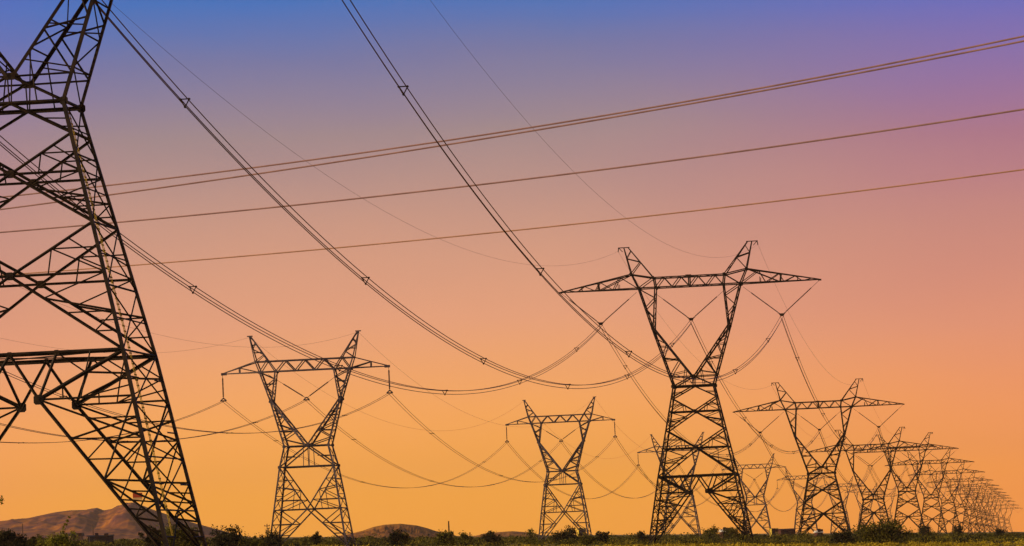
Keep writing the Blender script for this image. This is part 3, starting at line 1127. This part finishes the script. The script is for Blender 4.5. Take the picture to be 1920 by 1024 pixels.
cross_wire((0, 370), (835, 264), (1920, 68), 'uppermost of the four brown cables crossing the sky, close above its neighbour')
cross_wire((0, 393), (835, 272), (1920, 77), 'second from the top of the four brown cables crossing the sky')
cross_wire((0, 436), (1100, 322), (1920, 205), 'third from the top of the four brown cables crossing the sky')
cross_wire((245, 498), (1100, 418), (1920, 318), 'lowest and palest of the four brown cables crossing the sky', r=0.06, mat=M_CABLE2)

# red notice on the nearest tower
sp = at(258, 930, d0 - 4.5)
sg = empty('warning_sign', tuple(sp), YAW)
m = MB(); m.box((0, 0, 0.04), .52, .03, .25); m.build('panel', plain('sign_red', (0.35, 0.05, 0.02)), sg)
m = MB(); m.box((0, 0.002, -.145), .5, .026, .12); m.build('lower_strip', plain('sign_cream', (0.55, 0.36, 0.16)), sg)
m = MB(); m.box((0, .035, 0.0), .08, .04, .3); m.build('bracket', M_STEEL, sg)
tag(sg, 'small red and cream warning sign fixed low on the nearest tower', 'sign')

# ------------------------------------------------------------------ plants
def leaf_cards(rng, centres, size, spread=None):
    """small leaf faces (kite quads) around centres -> verts, faces"""
    n = len(centres)
    C = np.asarray(centres, dtype=np.float64)
    a = rng.normal(size=(n, 3)); a /= np.linalg.norm(a, axis=1)[:, None]
    b = rng.normal(size=(n, 3)); b -= a * (a * b).sum(1)[:, None]; b /= np.linalg.norm(b, axis=1)[:, None]
    sz = (size * (0.6 + 0.8 * rng.random(n)))[:, None] if np.ndim(size) else (size * (0.6 + 0.8 * rng.random(n)))[:, None]
    V = np.stack([C - a * sz, C + b * sz * 0.45, C + a * sz, C - b * sz * 0.45], axis=1).reshape(-1, 3)
    Fq = np.arange(n * 4).reshape(n, 4)
    return V, Fq


def bush(px, py_base, d, w, h, label, mat, seed, name='desert_shrub', cat='shrub', n=1400, stems=14, openness=0.5, leaf=0.13, group='shrubs standing out of the scrub', lean=0.0, narrow=False, shoot=None):
    """multi-stemmed desert shrub; px is the photo column it stands in, w and h in metres"""
    rng = np.random.default_rng(seed)
    rr = random.Random(seed)
    w, h, n = w * 1.1, h * 1.25, int(n * 1.25)
    p = at(px, py_base, d)
    base = Vector((p.x, d, ground_z(p.x, d)))
    root = empty(name, tuple(base))
    st = MB()
    tips = []
    for k in range(stems):
        az = rr.uniform(0, 2 * math.pi)
        out = rr.uniform(0.05, 1) ** 0.8 * w * 0.5
        hh = h * (0.5 + 0.5 * rr.random()) * (1 - 0.35 * (out / (w * .5)) ** 2)
        e = Vector((math.cos(az) * out + lean * hh, math.sin(az) * out, hh))
        mpt = Vector((e.x * 0.35, e.y * 0.35, hh * 0.5))
        s0 = Vector((rr.uniform(-.1, .1) * w * .3, rr.uniform(-.1, .1) * w * .3, -0.1))
        st.tube([s0, mpt, e * 0.97], [0.02 * h + .02, 0.014 * h + .012, 0.01], 5)
        tips.append((e, rr.uniform(0.14, 0.3) * w * (0.5 if narrow else 1)))
        # side shoots
        for q in range(3):
            t = rr.uniform(.35, .95)
            o = mpt.lerp(e, t)
            e2 = o + Vector((rr.uniform(-1, 1) * w * .16, rr.uniform(-1, 1) * w * .16, rr.uniform(-.05, .2) * h))
            st.tube([o, e2], [0.012 * h, 0.006], 4)
            tips.append((e2, rr.uniform(0.08, 0.18) * w * (0.6 if narrow else 1)))
    if shoot:
        for k in range(7):
            t = k / 6
            tips.append((Vector((shoot[0] * t ** 1.4, 0.1, h * .6 + (shoot[1] - h * .6) * t)), 0.36 - 0.22 * t))
        st.tube([Vector((0, 0, 0)), Vector((shoot[0] * .3, .1, h * .7)), Vector((shoot[0], .1, shoot[1]))], [.05, .03, .008], 5)
    st.build('stems', M_TWIG, root)
    C = []
    per = max(3, n // len(tips))
    for e, r in tips:
        q = rng.normal(size=(per, 3))
        q /= np.linalg.norm(q, axis=1)[:, None]
        q *= (rng.random(per) ** 0.5)[:, None] * r
        q[:, 2] *= 0.75
        c = q + np.array(e)
        C.append(c)
    C = np.concatenate(C)
    low = rng.normal(size=(int(n * (1 - openness)), 3)) * np.array([w * .24, w * .24, h * .16]) + np.array([0, 0, h * .28])
    C = np.concatenate([C, low])
    C = C[C[:, 2] > 0.0]
    V, Fq = leaf_cards(rng, C, leaf)
    link_mesh('foliage', np_mesh('foliage', V, Fq), mat, root)
    tag(root, label, cat, group)
    return root


bush(1655, 1016, 560, 5.9, 2.8, 'largest shrub, wide and open-branched, in front of the right-hand row of towers', M_OLIVE, 1, n=2600, stems=26, openness=.35, leaf=.17, name='large_shrub')
bush(1578, 1017, 560, 3.0, 1.6, 'dark low shrub just left of the largest round shrub', M_DARK, 2, n=1100)
bush(12, 1012, 430, 3.4, 2.1, 'dense dark shrub at the far left edge beside the bright green one', M_DARK, 3, n=2200, openness=.2)
bush(70, 1016, 430, 2.4, 1.5, 'low green shrub between the two tall shrubs at the left edge', M_OLIVE, 31, n=900)
bush(112, 1016, 380, 3.0, 2.2, 'bright yellow-green shrub with a tall thin leaning shoot, near the left edge', M_BRIGHT, 4, n=1700, lean=.12, openness=.35, leaf=.1, shoot=(1.0, 3.7))
bush(330, 1014, 420, 4.8, 2.5, 'broad olive shrub behind the legs of the nearest tower', M_OLIVE, 5, n=2200, openness=.2)
bush(284, 1016, 380, 1.8, 2.1, 'dark shrub inside the leg of the nearest tower', M_DARK, 51, n=800)
bush(422, 1013, 430, 3.6, 2.3, 'dark dense shrub just right of the nearest tower', M_DARK, 6, n=1800, openness=.25)
bush(468, 1015, 460, 3.2, 1.5, 'low olive shrub right of the dark one by the nearest tower', M_OLIVE, 61, n=900)
bush(508, 1012, 520, 3.0, 1.9, 'dark shrub at the left foot of the purple-grey tower', M_DARK, 7, n=1100)
bush(593, 1010, 600, 1.3, 1.9, 'small round dark shrub between the legs of the purple-grey tower', M_DARK, 8, n=600)
bush(742, 1016, 520, 2.0, 2.05, 'upright dark shrub in front of the round brown hill', M_DARK, 9, n=1000)
bush(758, 1014, 600, 1.4, 2.0, 'narrow brownish shrub right beside the dark one in front of the hill', M_OLIVE, 91, n=500)
bush(832, 1014, 520, 3.2, 1.75, 'olive shrub at the foot of the thin wooden pole', M_OLIVE, 10, n=1300)
bush(872, 1013, 600, 2.2, 1.9, 'small olive shrub right of the thin wooden pole', M_OLIVE, 101, n=700)
bush(921, 1013, 620, 2.9, 1.85, 'rounded dark shrub in front of the low hill near the centre', M_DARK, 11, n=1300, openness=.2)
bush(998, 1012, 640, 1.8, 2.6, 'thin bare-topped shrub left of the tower near the centre', M_OLIVE, 12, n=260, stems=9)
bush(1062, 1013, 640, 4.4, 2.0, 'wide dark shrub in front of the legs of the tower near the centre', M_DARK, 13, n=2000)
bush(1100, 1013, 600, 2.6, 1.7, 'low bright shrub at the right foot of the tower near the centre', M_OLIVE, 131, n=800)
bush(1128, 1013, 640, 2.4, 1.85, 'spiky dark shrub right of the tower near the centre', M_DARK, 14, n=1000)
bush(1205, 1012, 680, 2.0, 1.7, 'small dark shrub just left of the big V-string tower', M_DARK, 15, n=700)
bush(1336, 1004, 900, 3.4, 2.9, 'rounded green tree seen between the legs of the big V-string tower', M_OLIVE, 16, n=1500, openness=.2, name='small_tree', cat='tree')
bush(1374, 1004, 900, 3.6, 2.6, 'rounded green tree beside the right legs of the big V-string tower', M_OLIVE, 17, n=1500, openness=.2, name='small_tree', cat='tree')
bush(1399, 1010, 650, 2.0, 2.0, 'dark shrub hugging the right foot of the big V-string tower', M_DARK, 171, n=800)
bush(1612, 1006, 900, 5.0, 2.4, 'low dark shrub line behind the largest shrub on its left', M_DARK, 18, n=1300)
bush(1736, 1004, 900, 3.6, 2.6, 'dark pointed shrub right of the largest shrub, below the fourth tower', M_DARK, 19, n=1200)
bush(1797, 1004, 900, 2.3, 2.6, 'small very dark shrub between the two dark shrubs at right', M_DARK, 20, n=900)
bush(1873, 1005, 900, 2.8, 1.8, 'rounded dark shrub below the faint end of the tower row', M_DARK, 21, n=900)
bush(1700, 1005, 900, 3.2, 1.6, 'low green shrub close to the right side of the largest shrub', M_OLIVE, 22, n=900)

# a leafy twig of an off-frame tree at the left edge
tw = at(3, 938, 120)
r = empty('leafy_branch', (tw.x - 0.55, tw.y, tw.z - 0.1))
m = MB(); m.tube([(-2.0, 0, -.9), (-.9, 0, -.25), (-.2, .05, -.02), (.5, 0, .1)], [.03, .022, .012, .004], 5); m.build('twig', M_TWIG, r)
rng = np.random.default_rng(77)
Vv, Ff = leaf_cards(rng, rng.normal(size=(34, 3)) * .045 + np.array([.55, 0, .1]), .05)
link_mesh('leaves', np_mesh('leaves', Vv, Ff), M_BRIGHT, r)
tag(r, 'small bright green leafy twig poking in at the left edge above the mountain', 'branch')


# scrub and grass cover the plain: nobody could count it
def scatter(name, mat, n, dmin, dmax, hmin, hmax, cards, leaf, seed, label, flat=0.9, power=1.0, patch=None, vary=True):
    rng = np.random.default_rng(seed)
    Cs, Ls = [], []
    for i in range(n):
        u = rng.random()
        d = dmin * (dmax / dmin) ** (u ** power)
        x = d * (-0.15 + 0.30 * rng.random())
        if patch and vnoise(x * 0.035, d * 0.012, seed) < patch: continue
        h = hmin + (hmax - hmin) * rng.random() ** 2
        wd = h * flat * (0.8 + 0.7 * rng.random())
        z = ground_z(x, d)
        k_ = cards if not vary else max(10, int(cards * (h / hmax) ** 1.3))
        q = rng.normal(size=(k_, 3))
        q *= (rng.random(k_) ** 0.45 / np.linalg.norm(q, axis=1))[:, None]
        q = q * np.array([wd * .6, wd * .6, h * .52]) + np.array([x, d, z + h * .42])
        q = q[q[:, 2] > z]
        Cs.append(q)
        Ls.append(np.full(len(q), leaf * (0.75 + 0.5 * rng.random()) * min(1.7, max(1, d / 700))))
    C = np.concatenate(Cs); L = np.concatenate(Ls)
    V, Fq = leaf_cards(rng, C, L)
    o = link_mesh(name, np_mesh(name, V, Fq), mat)
    tag(o, label, 'scrub', kind='stuff')
    return o


scatter('scrub', M_SCRUB, 5600, 560, 2600, 0.3, 1.2, 46, 0.17, 5, 'olive creosote scrub covering the plain to the horizon', flat=2.0, power=1.1)
scatter('tall_scrub', M_OLIVE, 330, 560, 1300, 0.9, 2.3, 170, 0.17, 15, 'taller green scrub clumps scattered over the plain', flat=1.5)
scatter('low_brush', M_DARK, 620, 450, 1700, 0.5, 1.8, 120, 0.17, 8, 'dark low brush scattered over the plain', flat=1.7, patch=-0.2)
scatter('grass', M_GRASS, 12000, 300, 1150, 0.15, 0.5, 16, 0.13, 9, 'dry yellow-green grass along the bottom of the photo', flat=2.2, power=.8, patch=-0.5)


# ------------------------------------------------------------------ poles and far buildings
def pole(px, y_top, d, hgt, label, arm=True, rad=.14):
    p = at(px, y_top, d)
    r = empty('wooden_pole', (p.x, d, p.z - hgt))
    m = MB(); m.tube([(0, 0, -.5), (0, 0, hgt)], [rad, rad * .7], 8); m.build('post', M_WOOD, r)
    if arm:
        m = MB(); m.box((0, 0, hgt - .5), 1.3, .14, .16); m.build('cross_arm', M_WOOD, r)
        for x in (-.55, .55):
            m = MB(); m.tube([(x, 0, hgt - .42), (x, 0, hgt - .3), (x, 0, hgt - .2)], [.04, .07, .03], 7); m.build('insulator', M_GLASS, r)
    tag(r, label, 'utility pole', 'thin poles among the scrub')


pole(841, 977, 700, 4.2, 'short rough wooden pole standing in scrub right of the brown hill', arm=False, rad=.17)
pole(500.5, 982, 900, 4.5, 'thin short pole left of the purple-grey tower', rad=.12)
pole(42, 982, 1200, 5.5, 'thin pole in front of the mountain above the left shrubs', arm=False, rad=.16)
pole(174, 983, 1200, 5.0, 'thin pole above the dark shed roof in front of the mountain', arm=False, rad=.16)
pole(881, 998, 1000, 2.6, 'very short reddish post right of the rough wooden pole', arm=False, rad=.2)


def shed(px, py_base, d, w, h, dep, label, wall, roof, cat='building', name='shed', gable=.5, rz=0.2):
    p = at(px, py_base, d)
    r = empty(name, (p.x, d, p.z), rz)
    m = MB(); m.box((0, 0, h / 2 - 1), w, dep, h + 2); m.build('wall', wall, r)
    m = MB()
    e = .35
    vs = [(-w / 2 - e, -dep / 2 - e, h + .01), (w / 2 + e, -dep / 2 - e, h + .01), (w / 2 + e, dep / 2 + e, h + .01), (-w / 2 - e, dep / 2 + e, h + .01),
          (-w / 2 - e, 0, h + gable), (w / 2 + e, 0, h + gable)]
    m._add(vs, [(0, 1, 5, 4), (2, 3, 4, 5), (0, 4, 3), (1, 2, 5), (3, 2, 1, 0)])
    m.build('roof', roof, r)
    m = MB(); m.box((-w * .2, -dep / 2 - .02, 1.0), .95, .06, 2.0); m.build('door', plain(name + '_door', (.05, .03, .02)), r)
    m = MB(); m.box((w * .2, -dep / 2 - .02, 1.4), 1.2, .06, .8); m.build('window', plain(name + '_window', (.02, .02, .03), .1), r)
    tag(r, label, cat)
    return r


WH = noise_mat('white_paint', (.7, .66, .58), (.85, .8, .72), 2)
YE = noise_mat('yellow_paint', (.6, .42, .05), (.8, .6, .1), 2)
RB = noise_mat('red_brown_wall', (.05, .015, .01), (.09, .03, .018), 2)
DK = noise_mat('dark_roof', (.02, .016, .018), (.05, .04, .04), 2)
TAN = noise_mat('tan_wall', (.3, .18, .1), (.42, .28, .16), 2)
shed(143, 1012, 1100, 3.5, 1.0, 4, 'small pale hut with dark sloping roof left of the long dark shed', TAN, DK, gable=.8)
shed(189, 1013, 1100, 6.6, 1.1, 5, 'long low dark shed in front of the mountain', DK, DK, gable=.35)
shed(1451, 1004, 1150, 1.9, 1.95, 3, 'tiny bright yellow box-like building on the horizon right of the big tower', YE, YE, gable=.1)
shed(1474, 1003, 1480, 5.6, 1.9, 6, 'low red-brown building on the horizon beside the yellow one', RB, RB, gable=.4)
shed(1535, 1003, 1300, 1.8, .75, 4, 'tiny white-roofed building on the horizon under the second V-string tower', RB, WH, gable=.7)
shed(1360, 1003, 1050, 2.3, .8, 3, 'small white-roofed trailer between the two round green trees', RB, WH, gable=.7, name='trailer', cat='trailer')
shed(1090, 1005, 1000, 1.8, 1.6, 2.5, 'small yellow hut behind the scrub under the tower near the centre', YE, YE, gable=.3)


# ------------------------------------------------------------------ haze
def haze(density, x0=-7200, x1=7800, y0=-160, y1=15400, z0=-290, z1=345):
    m = MB(); m.box(((x0 + x1) / 2, (y0 + y1) / 2, (z0 + z1) / 2), x1 - x0, y1 - y0, z1 - z0)
    mat = bpy.data.materials.new('haze_air'); mat.use_nodes = True
    t = mat.node_tree; t.nodes.clear()
    v = t.nodes.new('ShaderNodeVolumePrincipled')
    v.inputs['Color'].default_value = (1.0, 0.74, 0.55, 1)
    v.inputs['Density'].default_value = density
    v.inputs['Anisotropy'].default_value = 0.2
    o = t.nodes.new('ShaderNodeOutputMaterial')
    t.links.new(v.outputs[0], o.inputs['Volume'])
    ob = m.build('haze', mat)
    tag(ob, kind='stuff')


haze(3.6e-5)
